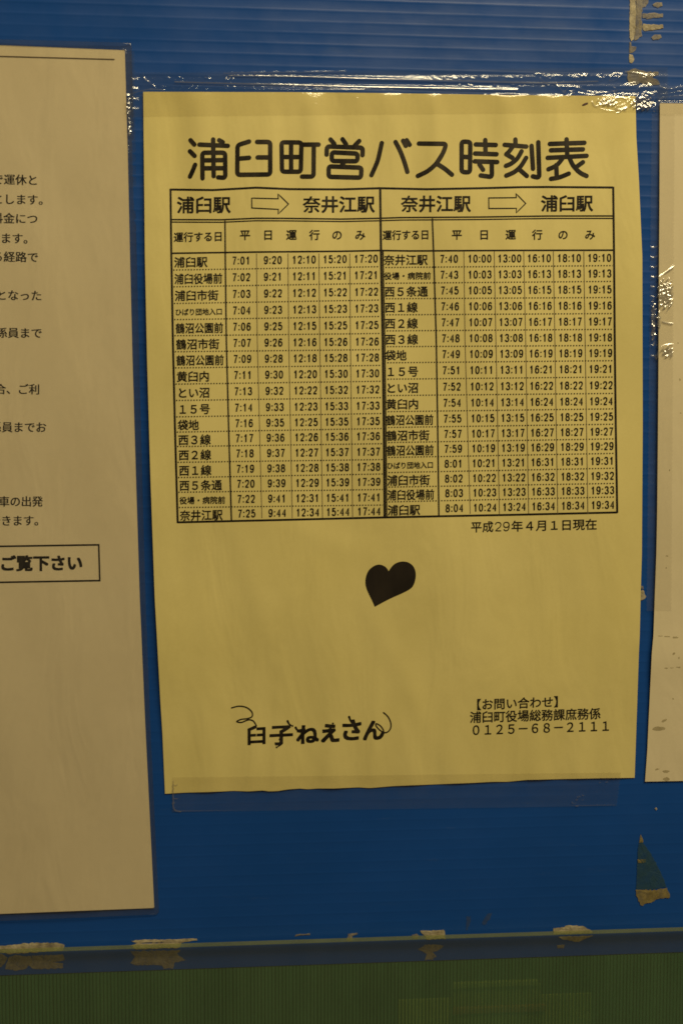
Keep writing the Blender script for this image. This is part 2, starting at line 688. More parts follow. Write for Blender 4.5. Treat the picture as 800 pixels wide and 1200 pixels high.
def smooth(pts, n=6):
    """Catmull-Rom"""
    out = []
    for i in range(len(pts) - 1):
        p0, p1, p2, p3 = pts[max(i - 1, 0)], pts[i], pts[i + 1], pts[min(i + 2, len(pts) - 1)]
        for k in range(n):
            t = k / n
            out.append(tuple(.5 * (2 * b + (c - a) * t + (2 * a - 5 * b + 4 * c - d) * t * t + (-a + 3 * b - 3 * c + d) * t ** 3)
                             for a, b, c, d in zip(p0, p1, p2, p3)))
    out.append(pts[-1])
    return out


# --- the big title, stroke by stroke with round ends
T = Print(zposter, .11)
SW = 5.2


def strokes(ox, oy, k, lst, w=SW):
    for st in lst:
        kind = 'l'
        if st[0] in ('r', 'c', 's'):
            kind, st = st[0], st[1:]
        pts = [(ox + a / k, oy + b / k) for a, b in st]
        if kind == 'r':                               # closed rounded box
            T.ribbon(rounded(pts, 3.4, True), w, step=1.2, closed=True)
        elif kind == 's':
            T.ribbon(smooth(pts), w, True, step=1.2)
        else:
            T.ribbon(rounded(pts, 3.6), w, True, step=1.2)


strokes(200, 130, 6.667, [
    [(156, 228), (186, 262)], [(152, 314), (188, 350)], [(192, 420), (170, 475), (152, 512)],
    [(226, 262), (447, 272)], [(333, 222), (337, 508)], [(380, 228), (408, 244)],
    [(250, 525), (248, 325), (426, 325), (428, 522), (372, 518)],
    [(255, 385), (420, 383)], [(255, 447), (420, 446)],
    ['l', (613, 238), (523, 266), (521, 498), (778, 495), (778, 241), (676, 241)][1:],
    [(528, 372), (613, 365)], [(680, 362), (765, 362)]])
strokes(320, 130, 6.667, [
    ['r', (66, 244), (222, 246), (216, 474), (70, 474)], [(141, 250), (141, 470)], [(70, 359), (212, 359)],
    [(232, 262), (355, 262)], [(318, 268), (316, 512), (226, 512)],
    [(448, 222), (478, 256)], [(542, 220), (570, 260)], [(672, 234), (638, 268)],
    [(418, 340), (420, 276), (700, 286), (698, 344)],
    ['r', (458, 322), (660, 332), (658, 392), (458, 390)], [(553, 402), (536, 425)],
    ['r', (434, 432), (690, 442), (686, 520), (434, 514)],
    ['s', (768, 500), (795, 440), (817, 385), (835, 310), (848, 250)][0:]])
strokes(430, 130, 6.667, [
    ['s', (222, 242), (258, 312), (290, 395), (314, 475)],
    [(281, 232), (302, 272)], [(309, 228), (332, 264)],
    [(404, 254), (617, 256), (598, 320), (540, 410)],
    ['s', (604, 300), (575, 360), (530, 420), (470, 470), (396, 507)], ['s', (552, 416), (605, 450), (662, 497)]])
strokes(530, 130, 4.706, [
    ['r', (50, 168), (98, 170), (96, 338), (50, 336)], [(52, 252), (94, 254)],
    [(128, 184), (238, 187)], [(180, 160), (182, 234)], [(124, 234), (242, 238)], [(122, 277), (246, 281)],
    [(216, 286), (217, 364), (155, 355)], [(148, 294), (168, 324)],
    [(346, 157), (347, 190)], [(287, 186), (406, 196)], ['s', (330, 198), (312, 222), (296, 238)], [(296, 238), (330, 258)],
    ['s', (380, 222), (356, 262), (322, 290), (294, 302)], ['s', (405, 258), (376, 304), (340, 336), (296, 356)], [(368, 322), (409, 358)],
    [(435, 192), (443, 318)], [(472, 172), (478, 368), (442, 360)],
    [(628, 156), (632, 250)], [(536, 181), (726, 175)], [(542, 216), (718, 211)], [(524, 258), (738, 247)],
    ['s', (604, 264), (572, 300), (528, 321)], [(571, 298), (574, 366)], ['s', (542, 374), (590, 365), (640, 345)],
    ['s', (644, 258), (664, 300), (700, 338), (738, 358)], [(718, 282), (682, 308)]])
T.build('title_lettering', M_title, poster)

# --- table ruling
R_ = Print(zposter, .10)
TOPY = [(200, 222), (250, 222.6), (275, 221.2), (300, 219.8), (340, 221.5), (400, 221.8), (445, 220.4), (500, 221.6), (560, 220.5), (610, 219.2), (640, 219), (718, 219.6)]
BOTY = [(208, 612), (330, 609.2), (450, 606.2), (600, 603.2), (722.7, 600.4)]
XL = [(222, 200), (300, 201), (400, 202.8), (500, 205.2), (612, 208.4)]
XM = [(220, 445.3), (310, 446.5), (400, 448.3), (500, 449.6), (607, 450.6)]
XR = [(219, 718), (300, 719), (400, 719.8), (500, 721), (601, 722.7)]


def xline(tab, y0, y1, w, pr=R_, n=30):
    pr.ribbon([(interp(tab, lerp(y0, y1, i / n)), lerp(y0, y1, i / n)) for i in range(n + 1)], w)


R_.ribbon(TOPY, 2.3)
R_.ribbon(BOTY, 2.2)
xline(XL, 221, 612.6, 2.4)
xline(XM, 220, 607, 2.6)
xline([(a, b + 2.4) for a, b in XM], 294, 606.5, 1.5)
xline(XR, 218.8, 601, 2.4)
DBL = [(200, 257.2), (260, 257.4), (300, 255.6), (340, 255.8), (400, 256.6), (446, 255.6), (470, 254.8), (560, 254.2), (640, 253), (718, 252.9)]
R_.ribbon(DBL, 1.5)
R_.ribbon([(x, y + 2.9) for x, y in DBL], 1.2)
SUB = [(200, 296.7), (300, 295.2), (400, 294.3), (446, 293.4), (480, 293.9), (600, 293.3), (719, 293)]
R_.ribbon(SUB, 1.7)
DL = [(258, 263.8), (310, 264.2), (400, 265.4), (500, 268), (612, 271.4)]
DR = [(255, 506.3), (300, 508), (400, 511), (500, 512.6), (605, 514)]
xline(DL, 258.5, 610.5, 1.7)
xline(DR, 256, 605, 1.7)
LY203 = [296.7, 316.3, 335.9, 355.5, 374.4, 393.3, 412, 431, 450, 469.2, 488.4, 506.3, 523.2, 541.7, 559.6, 576.8, 594.7, 612]
LY450 = [293.4, 312.3, 331.8, 351.4, 370.7, 390.6, 409.5, 428, 446.6, 465.8, 484.4, 502, 519.8, 538.4, 555.3, 573.5, 591.7, 606]
RY450 = [294.2, 313.3, 331.8, 349.9, 368.8, 387.6, 406.1, 425, 444.2, 463.4, 482.3, 500.8, 518.5, 536, 553.7, 570.7, 588.1, 606.4]
RY720 = [293, 311.1, 329.6, 348.5, 367.3, 385.8, 404.7, 422.5, 441.7, 460.9, 479, 497, 514.2, 531.2, 548.6, 566.4, 582.3, 600.5]


def ly(r, x):
    return lerp(LY203[r], LY450[r], (x - 203) / 247)


def ry(r, x):
    return lerp(RY450[r], RY720[r], (x - 450) / 270)


for r in range(1, 17):
    xa, xb = interp(XL, LY203[r]), interp(XM, LY450[r])
    R_.dashes((xa + 2, ly(r, xa)), (xb - 2, ly(r, xb)), 1.35)
    xa, xb = interp(XM, RY450[r]) + 3, interp(XR, RY720[r])
    R_.dashes((xa + 2, ry(r, xa)), (xb - 2, ry(r, xb)), 1.35)
# arrows
R_.ribbon([(295, 232), (326, 232.8), (326, 227.2), (338, 239), (326.2, 250.6), (326.2, 245.2), (295.2, 243.6)], 1.2, closed=True, step=4)
R_.ribbon([(572.3, 231.8), (604.5, 231.5), (604.3, 226.7), (615.6, 238.3), (604.7, 249.2), (604.7, 244), (572.5, 244.2)], 1.2, closed=True, step=4)
R_.build('table_ruling', M_ink, poster)

# thin column rules
C_ = Print(zposter, .10)
CL = [[(300, 300.7), (400, 301.6), (612, 307.1)], [(300, 337.5), (400, 338.4), (612, 342.6)], [(300, 373.7), (400, 374.7), (612, 378)], [(300, 409.8), (400, 410.6), (612, 413.2)]]
CR = [[(300, 543.3), (400, 544.6), (600, 550.6)], [(300, 578.8), (400, 580.8), (600, 584.8)], [(300, 613.3), (400, 615.6), (600, 619)],
      [(300, 648), (400, 649.8), (600, 653)], [(300, 683.6), (400, 685.2), (600, 688.3)]]
for t_ in CL:
    xline(t_, 297, 607, .8, C_)
for t_ in CR:
    xline(t_, 294.5, 602, .8, C_)
C_.build('column_rules', M_inklight, poster)

# --- headings
for args in (('浦臼駅', 207.2, 240.2, 270.6, 239.8, 20.4, .021), ('奈井江駅', 354.6, 239.6, 439.2, 239.2, 20.4, .021),
             ('奈井江駅', 469.4, 238.8, 551.6, 238.6, 20.4, .021), ('浦臼駅', 633.2, 238.4, 694.6, 238, 20, .021)):
    H = Print(zposter, .11)
    H.text(*args)
    H.build('route_heading', M_ink, poster)

X = Print(zposter, .11)
X.text('運行する日', 203.6, 278, 261.6, 276.8, 12.2, .018)
X.text('運行する日', 448, 275.6, 503.2, 274.8, 12.2, .018)
for ch, cx in zip('平日運行のみ', (287.2, 314.2, 341.5, 368.5, 394.9, 421.9)):
    X.text(ch, cx - 6.4, 275.3, cx + 6.4, 275.1, 12.8, .018)
for ch, cx in zip('平日運行のみ', (535, 566.9, 598, 629.2, 659.3, 690.8)):
    X.text(ch, cx - 6.3, 275, cx + 6.3, 274.8, 12.6, .018)

LN = ['浦臼駅', '浦臼役場前', '浦臼市街', 'ひばり団地入口', '鶴沼公園前', '鶴沼市街', '鶴沼公園前', '黄臼内', 'とい沼', '１５号', '袋地',
      '西３線', '西２線', '西１線', '西５条通', '役場・病院前', '奈井江駅']
RN = ['奈井江駅', '役場・病院前', '西５条通', '西１線', '西２線', '西３線', '袋地', '１５号', 'とい沼', '黄臼内', '鶴沼公園前', '鶴沼市街',
      '鶴沼公園前', 'ひばり団地入口', '浦臼市街', '浦臼役場前', '浦臼駅']
NW = {2: 25.6, 3: 39.4, 4: 51.6, 5: 56.6, 6: 55.2, 7: 56}
LT = ['7:01 9:20 12:10 15:20 17:20', '7:02 9:21 12:11 15:21 17:21', '7:03 9:22 12:12 15:22 17:22', '7:04 9:23 12:13 15:23 17:23',
      '7:06 9:25 12:15 15:25 17:25', '7:07 9:26 12:16 15:26 17:26', '7:09 9:28 12:18 15:28 17:28', '7:11 9:30 12:20 15:30 17:30',
      '7:13 9:32 12:22 15:32 17:32', '7:14 9:33 12:23 15:33 17:33', '7:16 9:35 12:25 15:35 17:35', '7:17 9:36 12:26 15:36 17:36',
      '7:18 9:37 12:27 15:37 17:37', '7:19 9:38 12:28 15:38 17:38', '7:20 9:39 12:29 15:39 17:39', '7:22 9:41 12:31 15:41 17:41',
      '7:25 9:44 12:34 15:44 17:44']
RT = ['7:40 10:00 13:00 16:10 18:10 19:10', '7:43 10:03 13:03 16:13 18:13 19:13', '7:45 10:05 13:05 16:15 18:15 19:15',
      '7:46 10:06 13:06 16:16 18:16 19:16', '7:47 10:07 13:07 16:17 18:17 19:17', '7:48 10:08 13:08 16:18 18:18 19:18',
      '7:49 10:09 13:09 16:19 18:19 19:19', '7:51 10:11 13:11 16:21 18:21 19:21', '7:52 10:12 13:12 16:22 18:22 19:22',
      '7:54 10:14 13:14 16:24 18:24 19:24', '7:55 10:15 13:15 16:25 18:25 19:25', '7:57 10:17 13:17 16:27 18:27 19:27',
      '7:59 10:19 13:19 16:29 18:29 19:29', '8:01 10:21 13:21 16:31 18:31 19:31', '8:02 10:22 13:22 16:32 18:32 19:32',
      '8:03 10:23 13:23 16:33 18:33 19:33', '8:04 10:24 13:24 16:34 18:34 19:34']
DG = Print(zposter, .11)
for r in range(17):
    f = r / 16
    for names, x0, yf in ((LN, lerp(204, 210.8, f), ly), (RN, lerp(449.4, 453.8, f), ry)):
        s = names[r]
        w = NW[len(s)] * lerp(1, .975, f)
        h = {6: 9.2, 7: 8.4}.get(len(s), 13.0)
        c = lambda x: (yf(r, x) + yf(r + 1, x)) / 2 + .9
        X.text(s, x0, c(x0), x0 + w, c(x0 + w), h, .018)
    for times, cols, yf in ((LT, [DL] + CL + [XM], ly), (RT, [DR] + CR + [XR], ry)):
        for i, s in enumerate(times[r].split()):
            yy = yf(r, 330 if yf is ly else 600)
            a, b = interp(cols[i], yy), interp(cols[i + 1], yy)
            cx = (a + b) / 2 + (.6 if i else .3)
            w = (28.2 if len(s) == 5 else 21.6) * lerp(1, .985, f)
            c = lambda x: (yf(r, x) + yf(r + 1, x)) / 2 - .1
            DG.digits(s, cx, c(cx), c(cx + .5) - c(cx - .5), w / (len(s) - .62), 9.6, 1.5)
DG.build('departure_times', M_ink, poster)
X.build('stop_names', M_ink, poster)

B_ = Print(zposter, .11)
B_.text('平成', 551.2, 617.6, 578, 617, 13.6, .014)
B_.digits('29', 588.2, 617.0, -.02, 9.6, 11.0, 1.15)
B_.text('年４月１日現在', 598.4, 616.6, 699.4, 614.2, 13.6, .014)
B_.build('date_lettering', M_ink, poster)
B_ = Print(zposter, .11)
B_.text('【お問い合わせ】', 549.6, 826, 662.4, 821.8, 13.8, .014)
B_.text('浦臼町役場総務課庶務係', 550, 840.6, 703.6, 836, 14.2, .014)
B_.text('０１２５−６８−２１１１'.replace('−', '－'), 550.6, 855.6, 716, 850.4, 14.6, .014)
B_.build('contact_lettering', M_ink, poster)

# --- heart and the name under the (left out) figure
HT = Print(zposter, .11)
hp = [(439, 711), (436, 704), (432.5, 697), (429.5, 690), (428, 683), (428.8, 675.5), (431.5, 669), (436, 664.5), (441, 662), (446, 661.8),
      (451, 664), (454.2, 667.5), (455.2, 669.2), (457, 666.5), (461, 661.8), (466, 659), (472, 658), (478, 659), (483, 662.4), (486, 667.5),
      (487, 674), (486, 681), (483.5, 687), (479, 691), (470, 695.6), (460, 700), (450, 705)]
HT.blob(smooth(hp + [hp[0]], 3)[:-1], 6)
HT.build('heart_print', M_heart, poster)
NM = Print(zposter, .11)
NAME = [('臼', 288.6, 312.6, 861.4, 23), ('子', 315.4, 343.6, 861, 25), ('ね', 346.6, 373.6, 860.6, 24.5), ('ぇ', 371.4, 401.4, 856.6, 29),
        ('さ', 397.6, 426.4, 855.4, 27), ('ん', 424, 451, 855.6, 26)]
for ch, xa, xb, yc, h in NAME:
    NM.text(ch, xa, yc + .5, xb, yc - .8, h, .034)
z_ = lambda l: [(270 + a / 4, 815 + b / 4) for a, b in l]
NM.ribbon(smooth(z_([(6, 58), (40, 50), (75, 56), (100, 76), (102, 98), (80, 108), (50, 112), (30, 122), (52, 126), (85, 114), (108, 120), (122, 142)])), 1.5, True, step=1.5)
NM.ribbon(smooth(z_([(717, 80), (738, 100), (751, 130), (748, 158), (728, 174), (702, 164), (682, 142), (684, 132), (704, 144), (717, 166), (708, 180)])), 1.5, True, step=1.5)
for a in ([(268, 120), (276, 134), (290, 142)], [(232, 205), (240, 226), (218, 242)], [(462, 160), (476, 146), (480, 132)], [(306, 150), (318, 168), (330, 172)], [(556, 100), (566, 124), (586, 146)]):
    NM.ribbon(smooth(z_(a)), 2.6, True, 1.0, step=1.5)
NM.build('name_lettering', M_ink, poster)

# ------------------------------------------------------------------ left notice
def znl(px, py):
    return .75 + .25 * sin(px * .02 + py * .006) + .18 * sin(py * .017 + 1) + .1 * sin(px * .05 - py * .02)


notice = thing('laminated_notice', 'laminated white notice with lines of small text at the left edge', 'notice', P(60, 560, 0),
               'white notices beside the timetable')
NL_R = [(58, 146.5), (180, 150), (300, 152.6), (420, 155.5), (560, 159.6), (700, 164), (850, 170.5), (1064, 181)]
sheet('paper_sheet', [(0, -150), (1200, -150)], NL_R, edge([(-150, 47.5), (0, 53), (146.5, 58.7)]), edge([(-150, 1077), (0, 1071), (181, 1064)]),
      znl, .12, 60, 160, M_notice, notice)
LM_R = [(50, 154.5), (180, 157.6), (300, 160.6), (420, 163.6), (560, 167), (700, 171), (850, 176.5), (1072, 186.5)]


def zlam(px, py):
    xe = interp(NL_R, py)
    return znl(px, py) * 1.0 + .22 - .65 * min(max((px - xe) / 6, 0), 1)


sheet('laminate_film', [(0, -152), (1200, -152)], [(y_, x_ + 1.2) for y_, x_ in NL_R], edge([(-152, 46.5), (0, 52), (147.5, 57.7)]), edge([(-152, 1078), (0, 1072), (182, 1065)]),
      lambda x, y: znl(x, y) + .22, .05, 40, 120, M_lam, notice)


def band(name, pts_in, pts_out, zf, mt, parent, step=6.0, across=5):
    """strip between two polylines"""
    def res(pts):
        d = [0]
        for a, b in zip(pts, pts[1:]):
            d.append(d[-1] + hypot(b[0] - a[0], b[1] - a[1]))
        return d
    da, db = res(pts_in), res(pts_out)
    n = int(max(da[-1], db[-1]) / step) + 1
    V, Fs = [], []
    for i in range(n + 1):
        t = i / n
        pa = [interp(list(zip(da, [p[k] for p in pts_in])), t * da[-1]) for k in (0, 1)]
        pb = [interp(list(zip(db, [p[k] for p in pts_out])), t * db[-1]) for k in (0, 1)]
        for j in range(across + 1):
            x, y = lerp(pa[0], pb[0], j / across), lerp(pa[1], pb[1], j / across)
            V.append(P(x, y, zf(x, y)))
    w = across + 1
    for i in range(n):
        for j in range(across):
            a = i * w + j
            Fs.append((a, a + 1, a + w + 1, a + w))
    o = mesh_obj(name, V, Fs, mt, parent, True)
    md = o.modifiers.new('thick', 'SOLIDIFY')
    md.thickness = .00006
    md.offset = 0
    return o


band('laminate_margin', [(-152, 47.5), (0, 53), (147.2, 58.2)] + [(x_ + .4, y_) for y_, x_ in NL_R[1:-1]] + [(181.6, 1064.6), (0, 1071.6), (-152, 1077.5)],
     [(-152, 40), (0, 46), (154.5, 50)] + [(x_, y_) for y_, x_ in LM_R[1:-1]] + [(186.8, 1071.6), (0, 1079.5), (-152, 1086)], zlam, M_lamedge, notice)

K = Print(znl, .09)


def nsl(y):
    return .036 * (562 - y) / 509


def nline(s, xfirst, yc, pitch, h, pr, off=.0, minc=True):
    n = len(s)
    xb = xfirst + pitch * n
    sl = nsl(yc)
    xm = 25
    pr.text(s, xfirst, yc + sl * (xfirst - xm), xb, yc + sl * (xb - xm), h, off, mincho=minc)


for s, xf, yc, pt_ in (('で運休と', -9, 210.6, 13.6), ('とします。', -9, 233.6, 13.6), ('料金につ', -9.6, 256, 13.7), ('します。', -12.9, 279.4, 13.5),
                       ('る経路で', -9.2, 301, 13.7), ('となった', -4.6, 346, 13.6), ('係員まで', -4.4, 390, 13.6), ('合、ご利', -5.6, 456, 13.2),
                       ('係員までお', -11, 500.5, 13.2), ('車の出発', -1.2, 587.5, 13.0), ('できます。', -11.6, 610, 13.0)):
    K = Print(znl, .09)
    nline(s, xf, yc, pt_, 13.2, K)
    K.build('text_line', M_ink, notice)
K2 = Print(znl, .09)
nline('をご覧下さい', -20, 660, 19.6, 19, K2, .038, False)
K2.build('bold_lettering', M_ink, notice)
K3 = Print(znl, .09)
K3.ribbon([(-140, 642.5), (0, 640.2), (116, 638.4), (117.2, 680.3), (0, 682.4), (-140, 685)], 1.9)
K3.build('text_frame', M_ink, notice)
K4 = Print(znl, .09)
K4.ribbon([(-140, 62.5), (0, 66), (134.5, 69.7)], 1.5)
K4.build('ruled_line', M_greyink, notice)


# ------------------------------------------------------------------ right notice
def znr(px, py):
    t = (py - 121) / 795
    return .7 + .9 * max(sin(pi * t), 0) ** .8 + .25 * sin(py * .021) * (px - 772) / 30 * .3 + .5 * exp(-((py - 772) / 26) ** 2)


notice2 = thing('blank_notice', 'aged whitish notice with small glue stains at the right edge', 'notice', P(790, 560, 0),
                'white notices beside the timetable')
NR_L = [(121, 772.6), (250, 772), (330, 771.4), (430, 770.9), (520, 770.2), (600, 769.4), (650, 768.4), (700, 766.6), (745, 765), (765, 763.2), (840, 759.6), (880, 757.8), (916, 755.2)]
sheet('paper_sheet', NR_L, [(0, 960), (1200, 960)], edge([(772.6, 121), (960, 122.5)]), edge([(755.2, 916), (960, 912)]), znr, .12, 50, 150, M_notice2, notice2)
ST = Print(znr, .05)


def flake_pts(pts, rough=.5, sub=4):
    """irregular outline through pts"""
    out = []
    n = len(pts)
    for i in range(n):
        a, b = pts[i], pts[(i + 1) % n]
        d = hypot(b[0] - a[0], b[1] - a[1])
        m_ = max(1, int(d / sub))
        for k in range(m_):
            t = k / m_
            out.append((lerp(a[0], b[0], t) + random.uniform(-rough, rough), lerp(a[1], b[1], t) + random.uniform(-rough, rough)))
    return out


def ell(cx, cy, rx, ry_, tilt=0, n=14, r=.4):
    return [(cx + rx * cos(a) * cos(tilt) - ry_ * sin(a) * sin(tilt) + random.uniform(-r, r),
             cy + rx * cos(a) * sin(tilt) + ry_ * sin(a) * cos(tilt) + random.uniform(-r, r)) for a in [2 * pi * i / n for i in range(n)]]


for cx, cy, rx, ry_, ti in ((771.5, 854, 7.6, 2.7, -.05), (777.6, 844.4, 3.4, 1.6, -.5), (780, 904, 4.2, 1.7, 0), (780, 913, 4, 2.2, 0), (769.5, 901.5, 2.8, .8, -.2),
                            (773, 745.2, 3, .6, 0), (781, 745.8, 3.6, .8, .1), (791, 747, 3.6, 1.1, 0), (789, 766, 1.8, 1, -.6), (795, 771, 1, 1.6, 0),
                            (780, 783, 2.4, .8, 0), (787, 782.6, 2.4, .6, 0), (794, 782, 2.6, .7, 0), (788, 819, 1, .8, 0), (781, 651.5, 1.4, .8, 0),
                            (780, 665.5, 1.2, .8, 0), (796, 445, 1, 1.4, 0), (794, 402, .8, 1, 0), (797, 484, 1, .8, 0), (784, 551, .7, 1, 0)):
    ST = Print(znr, .05)
    ST.blob(ell(cx, cy, rx, ry_, ti), 1)
    ST.build('glue_stain', M_stain, notice2)


# ------------------------------------------------------------------ clear tapes with real wrinkles
class Tape:
    def __init__(self):
        self.r = []
        self.p = []

    K = .165

    def ridge(self, pts, h=.14, w=1.3, sm=True):
        h = max(h, self.K * w) if h > .1 else h
        pts = smooth(pts, 5) if sm and len(pts) > 2 else pts
        for a, b in zip(pts, pts[1:]):
            self.r.append((a, b, h, w, min(a[0], b[0]) - 3 * w, max(a[0], b[0]) + 3 * w, min(a[1], b[1]) - 3 * w, max(a[1], b[1]) + 3 * w))

    def pucker(self, cx, cy, rx, ry_, slope, pitch):
        """patch where the film has gathered into small folds that face upwards"""
        self.p.append((cx, cy, rx, ry_, slope, pitch, random.uniform(0, 6)))

    def squig(self, x0, x1, y0, y1, n, h=.12, w=1.0, L=7):
        for _ in range(n):
            x, y = random.uniform(x0, x1), random.uniform(y0, y1)
            a = random.uniform(-.6, .6) + (pi if random.random() < .5 else 0)
            pts = [(x, y)]
            for _k in range(random.randint(2, 4)):
                a += random.uniform(-1.2, 1.2)
                l = random.uniform(.3, 1) * L / 2
                pts.append((pts[-1][0] + l * cos(a), pts[-1][1] + .6 * l * sin(a)))
            ww = w * random.uniform(.8, 1.3)
            self.ridge(pts, self.K * ww * random.uniform(.8, 1.25) if h > .1 else h, ww)

    def build(self, name, corners, base, res, mt, parent=None):
        """corners TL TR BR BL; base(px,py) smooth height; ridges are added"""
        (x0, y0), (x1, y1), (x2, y2), (x3, y3) = corners
        nx = int(hypot(x1 - x0, y1 - y0) / res)
        ny = int(hypot(x3 - x0, y3 - y0) / res)
        cell = 12
        grid = {}
        for rd in self.r:
            for gx in range(int(rd[4] // cell), int(rd[5] // cell) + 1):
                for gy in range(int(rd[6] // cell), int(rd[7] // cell) + 1):
                    grid.setdefault((gx, gy), []).append(rd)
        V, Fs, CR_ = [], [], []
        for j in range(ny + 1):
            for i in range(nx + 1):
                s, t = i / nx, j / ny
                xa, ya = lerp(x0, x1, s), lerp(y0, y1, s)
                xb, yb = lerp(x3, x2, s), lerp(y3, y2, s)
                x, y = lerp(xa, xb, t), lerp(ya, yb, t)
                if i in (0, nx):
                    x += .5 * sin(y * 1.3) + .4 * sin(y * 2.9)
                z = 0
                for (a, b, h, w, *_r) in grid.get((int(x // cell), int(y // cell)), ()):
                    dx, dy = b[0] - a[0], b[1] - a[1]
                    l2 = dx * dx + dy * dy or 1e-6
                    u = min(max(((x - a[0]) * dx + (y - a[1]) * dy) / l2, 0), 1)
                    d2 = (x - a[0] - u * dx) ** 2 + (y - a[1] - u * dy) ** 2
                    z = max(z, h * exp(-d2 / (w * w)))
                mm = 0
                for (cx, cy, rx, ry_, sl, pit, ph) in self.p:
                    r_ = ((x - cx) / rx) ** 2 + ((y - cy) / ry_) ** 2
                    if r_ < 1.6:
                        m_ = 1 / (1 + exp((r_ - 1 + .35 * sin(x * 1.1 + y * .7 + ph)) * 9))
                        mm = max(mm, m_)
                        q = y + 2.2 * sin(x * .55 + ph + .13 * y) + 1.3 * sin(x * 1.3 + y * .31 + 2 * ph) + .8 * sin(x * 2.3 - y * .9)
                        fr = (q / pit) % 1.0
                        k_ = .75 + .5 * sin(x * .83 + y * .47 + ph) * sin(x * .29 - y * .71)
                        z += m_ * sl * k_ * .37 * pit * (fr / .8 if fr < .8 else (1 - fr) / .2)
                V.append(P(x, y, base(x, y) + z))
                CR_.append(max(min(z / .24, 1) if not mm else 0, mm * .93))
        w_ = nx + 1
        for j in range(ny):
            for i in range(nx):
                a = j * w_ + i
                Fs.append((a, a + w_, a + w_ + 1, a + 1))
        o = mesh_obj(name, V, Fs, mt, parent, True)
        at = o.data.attributes.new('crease', 'FLOAT', 'POINT')
        at.data.foreach_set('value', CR_)
        return o


tp = Tape()
tp.ridge([(262, 86), (300, 85.2), (350, 84.8), (405, 84)], .16, 1.3)
tp.ridge([(268, 88.6), (350, 89.5), (430, 92), (530, 94.5), (600, 96.4), (640, 97), (700, 95.4)], .20, 1.4)
tp.ridge([(205, 96), (235, 97), (330, 99.3), (430, 101.5), (530, 103.5), (606, 105.4)], .22, 1.5)
tp.ridge([(153, 100), (200, 101.5), (300, 104.5), (430, 106.5), (520, 108)], .10, 2.0)
tp.ridge([(168, 84), (169, 92), (174, 96), (181, 101)], .2, 1.1)
tp.ridge([(155, 110), (161, 107.6), (168, 106), (178, 104.5), (192, 105.4)], .22, 1.2)
tp.ridge([(632, 92), (637, 96), (642, 100)], .2, 1.2)
tp.ridge([(640, 97), (650, 98), (656, 104), (661, 109), (664, 104), (670, 101.5), (678, 103.5), (690, 107.6), (700, 109.4), (692, 111), (678, 109)], .2, 1.1)
tp.ridge([(713, 95), (716, 89), (720, 86), (727, 87), (724, 92), (714, 95)], .2, 1.1)
tp.ridge([(732, 84), (745, 85.5), (757, 88.5), (751, 94), (758, 97), (762, 101.5)], .22, 1.2)
tp.ridge([(733, 99.4), (742, 97), (748, 96.6), (744, 99.6), (734, 100)], .2, 1.1)
tp.ridge([(700, 109), (716, 107.5), (726, 105.4), (745, 105.4), (752, 101.4), (763, 103)], .2, 1.2)
tp.ridge([(693.5, 119.5), (697, 124.6), (706, 122.6), (714, 120.4), (722, 115), (729, 113.6)], .24, 1.4)
tp.ridge([(697, 125), (710, 129.5), (726, 130.8)], .18, 1.1)
tp.ridge([(740, 128), (748, 130), (752, 124), (750, 116), (757, 112)], .22, 1.1)
tp.ridge([(756, 119), (762, 126), (766, 131)], .24, 1.3)
tp.squig(720, 768, 111, 131, 40, .14, 1.1, 8)
tp.pucker(752, 121, 15, 9, .36, 4.6)
tp.pucker(712, 120, 13, 5, .3, 4.0)
tp.squig(180, 350, 86, 91, 20, .13, .9, 7)
tp.squig(210, 300, 100, 104, 16, .11, .8, 6)
tp.squig(270, 400, 83.5, 88, 16, .12, .8, 9)
tp.squig(500, 650, 90, 99, 46, .14, .8, 8)
tp.squig(400, 520, 91, 98, 10, .12, .8, 8)
tp.squig(630, 770, 85, 92, 22, .15, .9, 7)
tp.squig(655, 770, 100, 110, 16, .14, .9, 9)
tp.squig(172, 185, 118, 130, 5, .09, .8, 5)
tp.squig(400, 420, 112, 116, 4, .10, .8, 5)
tp.squig(168, 700, 112, 134, 12, .05, 1.2, 8)
tp.ridge([(779, 79), (780.5, 100), (781, 129)], .12, 1.0)


def tapebase(px, py):
    top = interp(P_TOP, px)
    on = 1 / (1 + exp(-(py - top + 1) * 1.1))
    if px < 167 or px > 745:
        on *= 0
    over = zposter(px, min(max(py, 108), 912)) + .16
    off_ = .35 + .10 * sin(px * .05) + .22 * exp(-((py - top + 3) / 3) ** 2) + .12 * sin(py * .54 + px * .004)
    left = .75 * (1 / (1 + exp((px - 159) * .9)))
    return lerp(off_, over, on) + left


tape_top = tp.build('clear_tape', [(153.5, 85), (782, 78.5), (782.5, 131.5), (153, 137)], tapebase, .85, M_tape)
tag(tape_top, 'long strip of wrinkled glossy clear tape across the top edge of the yellow timetable', 'tape', 'clear tape strips')

